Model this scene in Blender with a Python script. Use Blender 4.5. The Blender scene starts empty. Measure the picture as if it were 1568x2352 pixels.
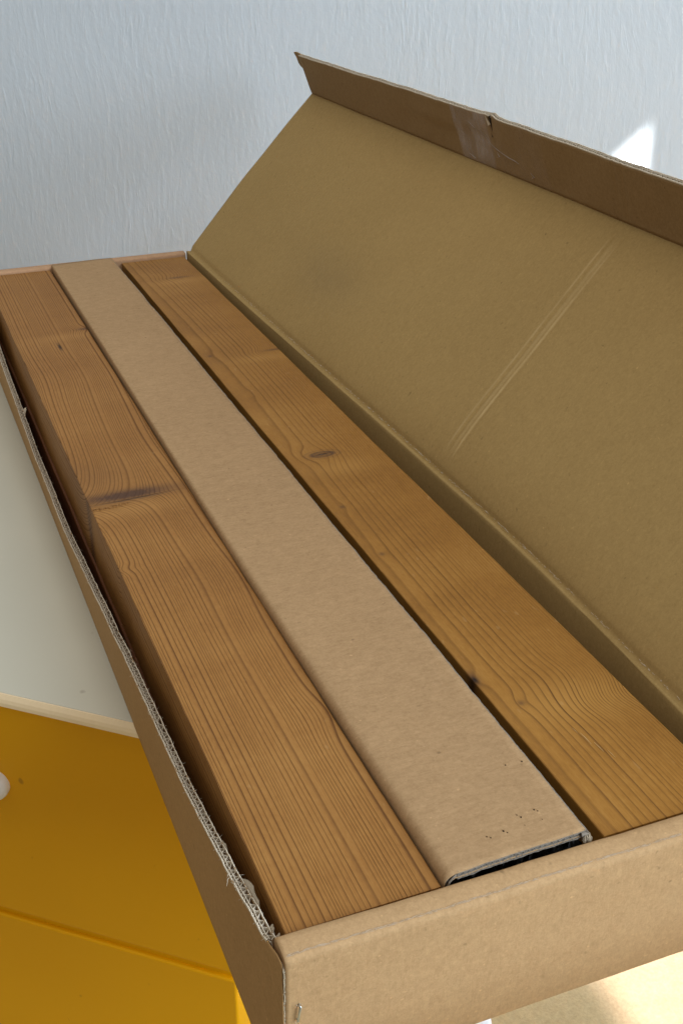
import bpy, bmesh, math, random
import numpy as np
from mathutils import Vector, Matrix

sc = bpy.context.scene
col = sc.collection
# ---------------------------------------------------------------- camera
cd = bpy.data.cameras.new('camera')
cam = bpy.data.objects.new('camera', cd); col.objects.link(cam)
cd.sensor_fit = 'VERTICAL'; cd.sensor_height = 36.0; cd.lens = 2720.16 / 2352.0 * 36.0
cd.clip_start = 0.02; cd.clip_end = 60
RX = Vector((0.92871656, -0.37079010, -0.00049389))     # image right
RD = Vector((-0.17404408, -0.43475064, -0.88357260))    # image down
RF = Vector((0.32740525, 0.82067447, -0.46829395))      # forward
CP = Vector((-0.12597625, -0.39877940, 0.45771714))
cam.matrix_world = Matrix(((RX.x, -RD.x, -RF.x, CP.x), (RX.y, -RD.y, -RF.y, CP.y),
                           (RX.z, -RD.z, -RF.z, CP.z), (0, 0, 0, 1)))
sc.camera = cam
sc.cycles.max_bounces = 12; sc.cycles.diffuse_bounces = 8
# ---------------------------------------------------------------- world, light, exposure
w = bpy.data.worlds.new('World'); sc.world = w; w.use_nodes = True
bg = w.node_tree.nodes['Background']
bg.inputs['Color'].default_value = (1.0, 0.945, 0.85, 1); bg.inputs['Strength'].default_value = 0.30
sc.view_settings.view_transform = 'Standard'; sc.view_settings.look = 'None'
sc.view_settings.exposure = 0.0; sc.view_settings.gamma = 1.0

def area(name, loc, aim, sx, sy, energy, color, spread=180, xdir=None):
    l = bpy.data.lights.new(name, 'AREA'); l.shape = 'RECTANGLE'; l.size = sx; l.size_y = sy
    l.energy = energy; l.color = color; l.spread = math.radians(spread)
    o = bpy.data.objects.new(name, l); col.objects.link(o)
    z = (Vector(loc) - Vector(aim)).normalized()
    x = Vector(xdir).normalized() if xdir is not None else Vector((0, 0, 1)).cross(z).normalized()
    x = (x - z * x.dot(z)).normalized(); y = z.cross(x)
    o.matrix_world = Matrix(((x.x, y.x, z.x, loc[0]), (x.y, y.y, z.y, loc[1]), (x.z, y.z, z.z, loc[2]), (0, 0, 0, 1)))
    return o

area('window_light', (1.7, -2.2, 1.35), (0.3, 0.6, 0.0), 2.4, 1.6, 128, (0.76, 0.88, 1.0))
area('ceiling_bounce_fill', (-0.25, 0.45, 2.1), (0.1, 0.5, 0.0), 1.6, 1.8, 17, (1.0, 0.95, 0.88))  # added fill lamp standing in for light bounced off the ceiling
SUN = Vector((0.028, 0.491, -0.870)).normalized()
CU = Vector((0.7563, -0.6543, 0.0)); CN = Vector((-0.6543, -0.7563, 0.0))    # cabinet / wall: along, outward
# sunbeam on the floor right of the box
fc = Vector((1.36, 0.10, -0.86)); area('sunbeam_on_floor', fc - SUN * 2.2, fc, 1.50, 2.3, 31, (1.0, 0.82, 0.93), 2.0, (1, 0, 0))
# sunbeam on the wall behind the lid (its two edges land upright and at 43 degrees)
apex = Vector((0.888, 1.0120, 0.147))
w1 = Vector((0, 0, -1)); w2 = (-CU * 0.69 - Vector((0, 0, 0.724))).normalized()
e1 = (w1 - SUN * w1.dot(SUN)); e2 = (w2 - SUN * w2.dot(SUN))
len1, len2 = 0.34, 0.30
corner = apex - SUN * 1.5
cen = corner + e1 * len1 / 2 + e2 * len2 / 2
area('sunbeam_on_wall', cen, cen + SUN, e1.length * len1, e2.length * len2, 1.6, (1.0, 0.97, 0.93), 1.2, e1)

# ---------------------------------------------------------------- node helper
class S:
    """a shader socket with operators"""
    def __init__(s, t, sock): s.t, s.k = t, sock
    def m(s, op, b=None, c=None, clamp=False):
        n = s.t.nodes.new('ShaderNodeMath'); n.operation = op; n.use_clamp = clamp
        for i, v in enumerate((s, b, c)):
            if v is None: continue
            if isinstance(v, S): s.t.links.new(v.k, n.inputs[i])
            else: n.inputs[i].default_value = float(v)
        return S(s.t, n.outputs[0])
    def __add__(s, o): return s.m('ADD', o)
    __radd__ = __add__
    def __sub__(s, o): return s.m('SUBTRACT', o)
    def __mul__(s, o): return s.m('MULTIPLY', o)
    __rmul__ = __mul__
    def __truediv__(s, o): return s.m('DIVIDE', o)
    def __neg__(s): return s * -1.0
    def __rsub__(s, o): return (s * -1.0) + o
    def exp(s): return s.m('EXPONENT')
    def sq(s): return s.m('MULTIPLY', s)
    def abs(s): return s.m('ABSOLUTE')
    def sqrt(s): return s.m('SQRT')
    def clamp(s): return s.m('ADD', 0.0, clamp=True)
    def pow(s, e): return s.m('POWER', e)
    def sin(s): return s.m('SINE')
    def fract(s): return s.m('FRACT')
    def floor(s): return s.m('FLOOR')

class Mat:
    def __init__(s, name, rough=0.7, spec=0.3):
        s.mat = bpy.data.materials.new(name); s.mat.use_nodes = True
        s.t = s.mat.node_tree; s.b = s.t.nodes['Principled BSDF']
        s.b.inputs['Roughness'].default_value = rough
        s.b.inputs['Specular IOR Level'].default_value = spec
        tc = s.t.nodes.new('ShaderNodeTexCoord'); s.co = tc.outputs['Object']
        sp = s.t.nodes.new('ShaderNodeSeparateXYZ'); s.t.links.new(s.co, sp.inputs[0])
        s.x, s.y, s.z = (S(s.t, sp.outputs[i]) for i in range(3))
    def vec(s, x, y, z):
        n = s.t.nodes.new('ShaderNodeCombineXYZ')
        for i, v in enumerate((x, y, z)):
            if isinstance(v, S): s.t.links.new(v.k, n.inputs[i])
            else: n.inputs[i].default_value = v
        return n.outputs[0]
    def noise(s, scale=(1, 1, 1), detail=2, rough=0.5, vec=None, dist=0.0, off=0.0):
        mp = s.t.nodes.new('ShaderNodeMapping'); s.t.links.new(vec if vec is not None else s.co, mp.inputs[0])
        mp.inputs['Scale'].default_value = scale; mp.inputs['Location'].default_value = (off, off * 1.7, off * 0.3)
        n = s.t.nodes.new('ShaderNodeTexNoise'); n.inputs['Scale'].default_value = 1.0
        n.inputs['Detail'].default_value = detail; n.inputs['Roughness'].default_value = rough
        n.inputs['Distortion'].default_value = dist
        s.t.links.new(mp.outputs[0], n.inputs['Vector'])
        return S(s.t, n.outputs['Fac'])
    def ramp(s, f, stops):
        n = s.t.nodes.new('ShaderNodeValToRGB'); s.t.links.new(f.k, n.inputs[0])
        e = n.color_ramp.elements
        while len(e) < len(stops): e.new(0.5)
        for i, (p, c) in enumerate(stops): e[i].position = p; e[i].color = (*c, 1)
        return n.outputs['Color']
    def mix(s, f, a, b):
        n = s.t.nodes.new('ShaderNodeMix'); n.data_type = 'RGBA'
        if isinstance(f, S): s.t.links.new(f.k, n.inputs[0])
        else: n.inputs[0].default_value = f
        for i, v in ((6, a), (7, b)):
            if isinstance(v, tuple): n.inputs[i].default_value = (*v, 1)
            else: s.t.links.new(v, n.inputs[i])
        return n.outputs[2]
    def color(s, c):
        if isinstance(c, tuple): s.b.inputs['Base Color'].default_value = (*c, 1)
        else: s.t.links.new(c, s.b.inputs['Base Color'])
    def bump(s, h, dist=0.001, strength=1.0):
        n = s.t.nodes.new('ShaderNodeBump'); n.inputs['Distance'].default_value = dist
        n.inputs['Strength'].default_value = strength
        s.t.links.new(h.k, n.inputs['Height']); s.t.links.new(n.outputs[0], s.b.inputs['Normal'])
    def roughness(s, v): s.t.links.new(v.k, s.b.inputs['Roughness'])

def gauss(mt, px, py, wx, wy):
    return ((((mt.x - px) / wx).sq() + ((mt.y - py) / wy).sq()) * -1.0).exp()

# ---------------------------------------------------------------- materials
def cardboard(name, base, mottling=1.0, flute=None, pitch=0.0065, flute_amt=0.0, rough=0.85, fdir=(110, 480, 300), marks=None):
    m = Mat(name, rough, 0.15)
    fib = m.noise((1100, 1100, 1100), 2, 0.7)
    fl = m.noise(fdir, 3, 0.62, dist=0.8)
    grain = m.noise((420, 420, 420), 3, 0.7, dist=0.6, off=5.5)
    mot = m.noise((110, 150, 130), 4, 0.66, dist=0.5, off=3.1)
    big = m.noise((6, 5, 6), 2, 0.5, off=7.7)
    f = 0.5 + (mot - 0.5) * (0.75 * mottling) + (fl - 0.5) * (0.70 * mottling) + (grain - 0.5) * 0.85 + (fib - 0.5) * 0.5 + (big - 0.5) * 0.35
    d = tuple(c * e for c, e in zip(base, (0.76, 0.735, 0.70))); l = tuple(min(1, c * e) for c, e in zip(base, (1.24, 1.26, 1.30)))
    c = m.ramp(f, [(0.0, d), (1.0, l)])
    sp = m.noise((240, 240, 240), 0, 0.5, off=1.3)
    c = m.mix(((sp - 0.80) * 9.0).clamp() * 0.55, c, tuple(x * 0.42 for x in base))
    sp2 = m.noise((330, 330, 330), 0, 0.5, off=9.3)
    c = m.mix(((sp2 - 0.80) * 9.0).clamp() * 0.4, c, tuple(min(1, x * 1.7) for x in base))
    if marks: c = marks(m, c)
    m.color(c)
    h = (fl - 0.5) * 0.45 + (grain - 0.5) * 0.5 + (fib - 0.5) * 0.3
    if flute:
        ax = getattr(m, flute)
        h = h + (ax * (2 * math.pi / pitch) + (big * 2.0)).sin() * flute_amt
    m.bump(h, 0.00022, 0.8)
    return m.mat

KRAFT = (0.440, 0.268, 0.135)
M_kraft = cardboard('kraft cardboard', KRAFT)
M_front = cardboard('kraft cardboard of the front', (0.480, 0.308, 0.155), 0.75, fdir=(480, 300, 110))
M_strip = cardboard('kraft cardboard of the cover strip', (0.400, 0.255, 0.130), 1.0, 'y', 0.0065, 0.025)
def lid_marks(m, c):
    # worn pale lines of a crushed fold, and an old grey smudge
    s_ = (m.x - 0.2818) / 0.6833
    env = ((s_ - 0.034) * 60.0).clamp() * ((0.262 - s_) * 60.0).clamp() * (m.noise((30, 30, 30), 2, 0.6, off=4.4) * 1.2)
    ln_ = 0
    for y0, w_, k_ in ((0.4280, 0.0011, 0.70), (0.4330, 0.0024, 0.45), (0.4420, 0.0013, 0.62)):
        g_ = ((((m.y - y0 - s_ * 0.028) / w_).sq()) * -1.0).exp() * k_
        ln_ = g_ + ln_
    c = m.mix((ln_ * env).clamp(), c, (0.62, 0.46, 0.24))
    sm = (((((m.y - 0.835) / 0.085).sq()) + (((s_ - 0.092) / 0.030).sq())) * -1.0).exp() * (m.noise((12, 12, 12), 3, 0.6, off=2.2) * 0.48)
    return m.mix(sm.clamp(), c, (0.20, 0.15, 0.085))
M_lid = cardboard('kraft cardboard of the lid', (0.392, 0.266, 0.104), 0.6, 'y', 0.0065, 0.22, marks=lid_marks)
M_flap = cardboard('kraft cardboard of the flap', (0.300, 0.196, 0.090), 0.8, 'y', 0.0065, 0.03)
M_side = cardboard('kraft cardboard of the side', (0.43, 0.258, 0.110), 0.6)

def plain(name, colr, rough=0.6, spec=0.4, metal=0.0, bump=0.0, bscale=300):
    m = Mat(name, rough, spec); m.b.inputs['Metallic'].default_value = metal
    n = m.noise((bscale,) * 3, 3, 0.6); n2 = m.noise((9, 9, 9), 2, 0.5, off=2)
    m.color(m.ramp(n * 0.35 + n2 * 0.65, [(0.2, tuple(c * 0.9 for c in colr)), (0.8, tuple(min(1, c * 1.07) for c in colr))]))
    if bump: m.bump(n, bump)
    return m.mat
M_torn = plain('torn pale paper', (0.70, 0.62, 0.50), 0.95, 0.1, bump=0.0006, bscale=900)
M_core = plain('fluting paper', (0.42, 0.34, 0.24), 0.95, 0.1, bump=0.0005, bscale=700)
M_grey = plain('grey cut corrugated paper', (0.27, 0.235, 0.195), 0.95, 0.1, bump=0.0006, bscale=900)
M_black = plain('black plastic film', (0.007, 0.006, 0.005), 0.35, 0.22)
M_steel = plain('zinc staple wire', (0.62, 0.66, 0.66), 0.28, 0.5, 1.0)
M_hole_shade = plain('painted shade of a hole', (0.03, 0.02, 0.012), 0.95, 0.1)  # dark colour standing in for the shade inside small openings

def m_yellow():
    m = Mat('yellow lacquered metal', 0.42, 0.22)
    n = m.noise((700, 700, 700), 2, 0.6); n2 = m.noise((3, 3, 3), 2, 0.5)
    c = m.ramp(n2, [(0.3, (0.70, 0.325, 0.0003)), (0.7, (0.77, 0.370, 0.0004))])
    sp = m.noise((110, 110, 70), 0, 0.5, off=4)
    c = m.mix(((sp - 0.82) * 12.0).clamp() * 0.5, c, (0.22, 0.08, 0.01))
    m.color(c); m.bump(n, 0.00008, 0.5); return m.mat
M_yellow = m_yellow()
def m_white_board():
    m = Mat('white laminate', 0.5, 0.35)
    n2 = m.noise((4, 4, 4), 3, 0.5)
    c = m.ramp(n2, [(0.3, (0.60, 0.59, 0.49)), (0.7, (0.65, 0.635, 0.53))])
    sp = m.noise((90, 90, 90), 0, 0.5, off=5)
    c = m.mix(((sp - 0.84) * 12.0).clamp() * 0.5, c, (0.25, 0.2, 0.15))
    m.color(c); m.bump(m.noise((900,) * 3, 2), 0.00005, 0.5); return m.mat
M_white = m_white_board()
M_lip = plain('pale raw edging', (0.96, 0.76, 0.50), 0.55, 0.3)
M_knob = plain('white plastic knob', (0.80, 0.79, 0.78), 0.35, 0.4)

def m_wall():
    m = Mat('rough white plaster', 0.9, 0.2)
    # rotate coordinates so that X runs along the wall
    u = m.x * CU.x + m.y * CU.y
    warp = m.noise((6, 6, 3), 2, 0.5)
    warp2 = m.noise((2.2, 2.2, 1.6), 2, 0.5, off=5)
    v = m.vec(u + (warp - 0.5) * 0.05 + (warp2 - 0.5) * m.z * 0.55 + m.z * 0.03, m.z, 0.0)
    a = m.noise((105, 24, 1), 2, 0.5, v, 0.5)
    b = m.noise((48, 15, 1), 2, 0.5, v, 0.5, off=2)
    g = m.noise((240, 130, 1), 2, 0.6, v, 0.5, off=8)
    mask = m.noise((7, 4, 1), 2, 0.5, v, 0.0, off=4)
    ridge = ((a - 0.48) * 2.4).clamp()
    h = a * 0.55 + ridge * (mask * 0.9) + b * 0.9 + g * 0.42
    m.color(m.ramp(m.noise((3, 3, 3), 2), [(0.3, (0.605, 0.685, 0.765)), (0.7, (0.632, 0.715, 0.798))]))
    m.bump(h * (m.noise((3.5, 3.5, 3.5), 2, 0.5, off=6) * 1.1 + 0.35), 0.0010, 0.7); return m.mat
M_wall = m_wall()
def m_floor():
    m = Mat('sandy floor', 0.8, 0.2)
    n = m.noise((240, 240, 240), 3, 0.65); n2 = m.noise((30, 30, 30), 2, 0.5)
    m.color(m.ramp(n * 0.7 + n2 * 0.3, [(0.25, (0.35, 0.285, 0.150)), (0.75, (0.53, 0.43, 0.245))]))
    m.bump(n, 0.001); return m.mat
M_floor = m_floor()

def wood(name, kind, seed=0.0):
    """solid wood; local x across, y along, z depth. kind 1: even close lines, 2: cathedral left / tight right, 0: plain"""
    m = Mat(name, 0.6, 0.22)
    x, y, z = m.x, m.y, m.z
    wob = m.noise((5, 2.0, 7), 1, 0.4, off=seed) - 0.5
    wob2 = m.noise((22, 7, 22), 2, 0.5, off=seed + 4) - 0.5
    wob3 = m.noise((30, 34, 30), 1, 0.5, off=seed + 2) - 0.5
    fx = x + wob * (0.0055 if kind == 1 else 0.007) + wob2 * 0.0007
    knots = None
    def add(a, b): return b if a is None else a + b
    pale = None; dark = None
    if kind == 1:
        # spike knot: lines sweep to the left edge above it, spring from it below
        yk = 0.4955
        dy = y - yk - (x - 0.035) * 0.06
        up = (dy.m('MAXIMUM', 0.0) / 0.048); dn = ((-dy).m('MAXIMUM', 0.0) / 0.017)
        fall = (((up + dn) * -1.0).exp())
        side = (1.0 - (x / 0.075)).clamp()
        fx = fx + fall * side * 0.034
        for (kx, ky, wx, wy, A) in ((0.084, 0.944, 0.02, 0.012, -0.006), (0.002, 0.380, 0.012, 0.007, 0.0035),
                                    (0.088, 0.160, 0.020, 0.024, -0.0045), (0.06, 0.62, 0.05, 0.09, 0.005),
                                    (0.03, 0.80, 0.04, 0.06, -0.004), (0.075, 0.34, 0.03, 0.05, -0.004)):
            fx = fx + gauss(m, kx, ky, wx, wy) * A
        r = fx - z * 0.85 + 0.2
        dens = r * (1 / 0.00275) + (r * 190.0 + seed).sin() * 0.75 + (r * 437.0).sin() * 0.30
        dark = gauss(m, 0.030, 0.503, 0.042, 0.0095) * 1.15 + gauss(m, 0.084, 0.944, 0.010, 0.004) * 0.8
        dark = dark + gauss(m, 0.014, 0.545, 0.03, 0.035) * 0.22
        pale = gauss(m, 0.03, 0.476, 0.05, 0.014) * 0.55 + gauss(m, 0.06, 0.925, 0.04, 0.012) * 0.5 + gauss(m, 0.05, 0.25, 0.05, 0.012) * 0.25
        crack = gauss(m, 0.0447, 0.8926, 0.0016, 0.011)
        crack2 = ((((y - 0.4945 - (x * 1.0 - 0.035) * 0.05 + wob2 * 0.004) / 0.0009).sq()) * -1.0).exp() * ((((x - 0.036) / 0.030).sq()) * -1.0).exp()
        dark2 = (crack + crack2 * 0.8).clamp()
    elif kind == 2:
        def k(px, py, wx, wy, A):
            nonlocal fx
            fx = fx + gauss(m, px, py, wx, wy) * (A * 0.8)
        # lines bend round the eye knot: away from it on both sides
        k(0.0335, 0.517, 0.012, 0.022, -0.010); k(0.060, 0.512, 0.022, 0.030, 0.0); k(0.050, 0.520, 0.012, 0.030, -0.004)
        k(0.016, 0.520, 0.014, 0.020, 0.012); k(0.004, 0.500, 0.010, 0.02, -0.006)
        k(0.075, 0.105, 0.035, 0.016, 0.007); k(0.065, 0.140, 0.04, 0.018, -0.004)
        k(0.080, 0.791, 0.03, 0.012, 0.008); k(0.050, 1.10, 0.03, 0.010, 0.006)
        k(0.011, 0.329, 0.006, 0.012, 0.004); k(0.012, 0.414, 0.006, 0.010, -0.004); k(0.017, 0.122, 0.007, 0.010, 0.005)
        k(0.002, 0.155, 0.008, 0.010, 0.007)
        k(0.012, 0.800, 0.008, 0.02, 0.005); k(0.016, 0.68, 0.008, 0.015, -0.004)
        hh = z * 0.6 + 0.024
        fx = fx + wob3 * 0.0022 * ((x / 0.035) * -1.0).exp()
        xc = fx - 0.001 + (y * 5.0 + 1.0).sin() * 0.006
        r = (xc.sq() + hh.sq()).sqrt()
        # ring spacing shrinks towards the right
        dens = r * (1 / 0.009) + (r * 24).pow(3.0) * 1.2 + (r * 170.0).sin() * 0.35
        dark = gauss(m, 0.0335, 0.517, 0.0105, 0.0048) * 1.0 + gauss(m, 0.085, 0.795, 0.014, 0.003) * 0.8 + gauss(m, 0.055, 1.103, 0.016, 0.004) * 0.7
        for (px, py) in ((0.011, 0.329), (0.012, 0.414), (0.017, 0.122), (0.010, 0.801)):
            dark = dark + gauss(m, px, py, 0.0025, 0.0028) * 0.8
        dark = dark + gauss(m, 0.001, 0.157, 0.004, 0.008) * 0.8
        pale = (gauss(m, 0.055, 0.112, 0.045, 0.022) + gauss(m, 0.040, 0.485, 0.03, 0.016) + gauss(m, 0.06, 0.775, 0.04, 0.012) + gauss(m, 0.05, 1.085, 0.04, 0.012)) * 0.60
        kr = (((x - 0.0335) / 0.0115).sq() + ((y - 0.517) / 0.0060).sq()).sqrt()
        dark = dark * 0.85 + ((((kr - 0.9) / 0.22).sq()) * -1.0).exp() * 0.55 + ((((kr - 1.5) / 0.13).sq()) * -1.0).exp() * 0.28
        c1 = ((((y - 0.517 - (x - 0.033) * 0.2 + wob2 * 0.01) / 0.0008).sq()) * -1.0).exp() * ((((x - 0.034) / 0.008).sq()) * -1.0).exp()
        dark2 = (c1 * 0.9 + gauss(m, 0.001, 0.155, 0.002, 0.004)).clamp()
    else:
        r = fx - z * 1.3 + 0.2 + seed * 0.01
        dens = r * (1 / 0.0040) + (r * 90.0).sin() * 1.2
    fr = dens.fract()
    ring = dens.floor()
    rn = (ring * 12.9898).sin() * 43758.5; rn = rn.fract()                 # strength of each ring
    along = m.noise((30, 3.0, 30), 2, 0.5, off=seed + 9)
    line = ((fr - 0.52) * 2.35).clamp().pow(2.0) * ((1.0 - fr) * 10.0).clamp()
    line = line * (rn * 0.6 + 0.62) * (along * 0.9 + 0.62)
    if kind == 2: line = (line * (1.0 - (x / 0.09) * 0.35) * (1.0 + gauss(m, 0.07, 0.11, 0.035, 0.025) * 0.9)).clamp().pow(1.35)
    soft = (fr * 0.5) + 0.0
    fib = m.noise((1500, 26, 1500), 3, 0.65, off=seed)
    fine = m.noise((420, 160, 420), 2, 0.6, off=seed + 3)
    band = m.noise((7, 13, 5), 2, 0.5, off=seed + 1)                       # chatoyant sheen put into the colour as cross bands
    tone = 0.5 + (fib - 0.5) * 0.55 + (fine - 0.5) * 0.50 + (band - 0.5) * 0.75 + (soft - 0.25) * -0.30
    if kind == 1: A, B, C, L = (0.225, 0.095, 0.020), (0.322, 0.147, 0.035), (0.400, 0.200, 0.054), (0.115, 0.042, 0.012)
    elif kind == 2: A, B, C, L = (0.232, 0.100, 0.016), (0.335, 0.154, 0.028), (0.420, 0.215, 0.050), (0.120, 0.047, 0.014)
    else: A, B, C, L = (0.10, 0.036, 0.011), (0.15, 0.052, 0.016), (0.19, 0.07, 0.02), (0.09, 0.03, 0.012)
    c = m.ramp(tone, [(0.12, A), (0.5, B), (0.9, C)])
    if pale is not None: c = m.mix(pale.clamp(), c, tuple(v * 1.08 for v in C))
    c = m.mix((line * (0.72 + fib * 0.45)).clamp() * 0.90, c, tuple(v * 0.8 for v in L))
    if dark is not None:
        c = m.mix((dark * (fine * 0.9 + 0.55) * (along * 0.5 + 0.75)).clamp() * 0.92, c, (0.075, 0.036, 0.022))
        c = m.mix(dark2, c, (0.02, 0.01, 0.006))
    # stray pale fuzz left by the planer
    fz = m.noise((260, 120, 260), 0, 0.5, off=seed + 6)
    c = m.mix(((fz - 0.80) * 10.0).clamp() * 0.15, c, (0.62, 0.42, 0.20))
    m.color(c)
    h = (line * -0.45) + fib * 0.40 + fine * 0.25
    if dark is not None: h = h - dark2 * 1.5
    m.bump(h, 0.00045, 0.9)
    m.roughness(0.52 + line * 0.2 + fine * 0.10)
    return m.mat
M_wood1 = wood('close grained softwood', 1, 0.0)
M_wood2 = wood('cathedral grained softwood', 2, 2.3)
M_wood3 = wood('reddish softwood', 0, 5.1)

# ---------------------------------------------------------------- mesh helpers
class MB:
    def __init__(s): s.v, s.f = [], []
    def quad(s, a, b, c, d):
        n = len(s.v); s.v += [tuple(a), tuple(b), tuple(c), tuple(d)]; s.f.append((n, n + 1, n + 2, n + 3))
    def tri(s, a, b, c):
        n = len(s.v); s.v += [tuple(a), tuple(b), tuple(c)]; s.f.append((n, n + 1, n + 2))
    def tube(s, pts, r, sides=6, closed_ends=True):
        pts = [Vector(p) for p in pts]; rings = []
        for i, p in enumerate(pts):
            d = (pts[min(i + 1, len(pts) - 1)] - pts[max(i - 1, 0)]).normalized()
            a = d.orthogonal().normalized(); b = d.cross(a)
            rr = r[i] if isinstance(r, (list, tuple)) else r
            n = len(s.v)
            s.v += [tuple(p + (a * math.cos(t) + b * math.sin(t)) * rr) for t in [2 * math.pi * k / sides for k in range(sides)]]
            rings.append(n)
        for a, b in zip(rings, rings[1:]):
            for k in range(sides):
                k2 = (k + 1) % sides
                s.f.append((a + k, a + k2, b + k2, b + k))
        if closed_ends:
            s.f.append(tuple(range(rings[0], rings[0] + sides))[::-1]); s.f.append(tuple(range(rings[-1], rings[-1] + sides)))
    def build(s, name, mat, parent=None, loc=(0, 0, 0), smooth=False, weld=False):
        me = bpy.data.meshes.new(name)
        me.from_pydata([(x - loc[0], y - loc[1], z - loc[2]) for x, y, z in s.v], [], s.f)
        bm = bmesh.new(); bm.from_mesh(me)
        if weld: bmesh.ops.remove_doubles(bm, verts=bm.verts, dist=1e-6)
        bmesh.ops.recalc_face_normals(bm, faces=bm.faces); bm.to_mesh(me); bm.free()
        if smooth: me.polygons.foreach_set('use_smooth', [True] * len(me.polygons))
        o = bpy.data.objects.new(name, me); col.objects.link(o); me.materials.append(mat)
        o.location = loc
        if parent: o.parent = parent; o.location = Vector(loc) - ploc(parent)
        return o
def ploc(o):
    v = Vector(o.location)
    while o.parent: o = o.parent; v += o.location
    return v
def grid(mb, f, us, vs, flip=False):
    n0 = len(mb.v)
    for u in us:
        for v in vs: mb.v.append(tuple(f(u, v)))
    W = len(vs)
    for i in range(len(us) - 1):
        for j in range(W - 1):
            a = n0 + i * W + j
            mb.f.append((a, a + 1, a + W + 1, a + W) if not flip else (a, a + W, a + W + 1, a + 1))
    return n0
def slab(mb, f, g, us, vs):
    """closed slab between the surfaces f(u,v) and g(u,v)"""
    n0 = grid(mb, f, us, vs); n1 = grid(mb, g, us, vs, True); W = len(vs); U = len(us)
    for i in range(U - 1):
        for j in (0, W - 1):
            a, b = n0 + i * W + j, n0 + (i + 1) * W + j; c, d = n1 + (i + 1) * W + j, n1 + i * W + j
            mb.f.append((a, b, c, d))
    for j in range(W - 1):
        for i in (0, U - 1):
            a, b = n0 + i * W + j, n0 + i * W + j + 1; c, d = n1 + i * W + j + 1, n1 + i * W + j
            mb.f.append((a, b, c, d))
def box(mb, x0, x1, y0, y1, z0, z1, bevel=0.0):
    bm = bmesh.new(); bmesh.ops.create_cube(bm, size=1)
    for v in bm.verts: v.co = ((x0 + x1) / 2 + v.co.x * (x1 - x0), (y0 + y1) / 2 + v.co.y * (y1 - y0), (z0 + z1) / 2 + v.co.z * (z1 - z0))
    if bevel: bmesh.ops.bevel(bm, geom=bm.edges, offset=bevel, segments=3, profile=0.5, affect='EDGES')
    n = len(mb.v); bm.verts.index_update()
    mb.v += [tuple(v.co) for v in bm.verts]; mb.f += [tuple(n + v.index for v in f.verts) for f in bm.faces]; bm.free()
def lin(a, b, n): return [a + (b - a) * i / (n - 1) for i in range(n)]
def empty(name, loc, rz=0.0):
    o = bpy.data.objects.new(name, None); col.objects.link(o); o.location = loc; o.rotation_euler = (0, 0, rz)
    o.empty_display_size = 0.05; return o
def tag(o, label, cat, group=None):
    o['label'] = label; o['category'] = cat
    if group: o['group'] = group
    return o
rnd = random.Random(7)
def smooth_noise(seed, step):
    r = random.Random(seed); tab = [r.uniform(-1, 1) for _ in range(4096)]
    def f(t):
        t = t / step + 1000.0; i = int(math.floor(t)); k = t - i; k = k * k * (3 - 2 * k)
        return tab[i % 4096] * (1 - k) + tab[(i + 1) % 4096] * k
    return f
def interp(t, pts):
    if t <= pts[0][0]: return pts[0][1]
    for (a, va), (b, vb) in zip(pts, pts[1:]):
        if t <= b:
            k = (t - a) / (b - a); return va + (vb - va) * k
    return pts[-1][1]
def sinterp(t, pts):
    """Catmull style smooth interpolation"""
    xs = [p[0] for p in pts]; ys = [p[1] for p in pts]
    if t <= xs[0]: return ys[0]
    if t >= xs[-1]: return ys[-1]
    i = max(k for k in range(len(xs) - 1) if xs[k] <= t)
    def sl(k):
        if k <= 0 or k >= len(xs) - 1: return (ys[min(k + 1, len(xs) - 1)] - ys[max(k - 1, 0)]) / (xs[min(k + 1, len(xs) - 1)] - xs[max(k - 1, 0)])
        return (ys[k + 1] - ys[k - 1]) / (xs[k + 1] - xs[k - 1])
    h = xs[i + 1] - xs[i]; k = (t - xs[i]) / h; k2, k3 = k * k, k * k * k
    return (2 * k3 - 3 * k2 + 1) * ys[i] + (k3 - 2 * k2 + k) * h * sl(i) + (-2 * k3 + 3 * k2) * ys[i + 1] + (k3 - k2) * h * sl(i + 1)

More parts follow.
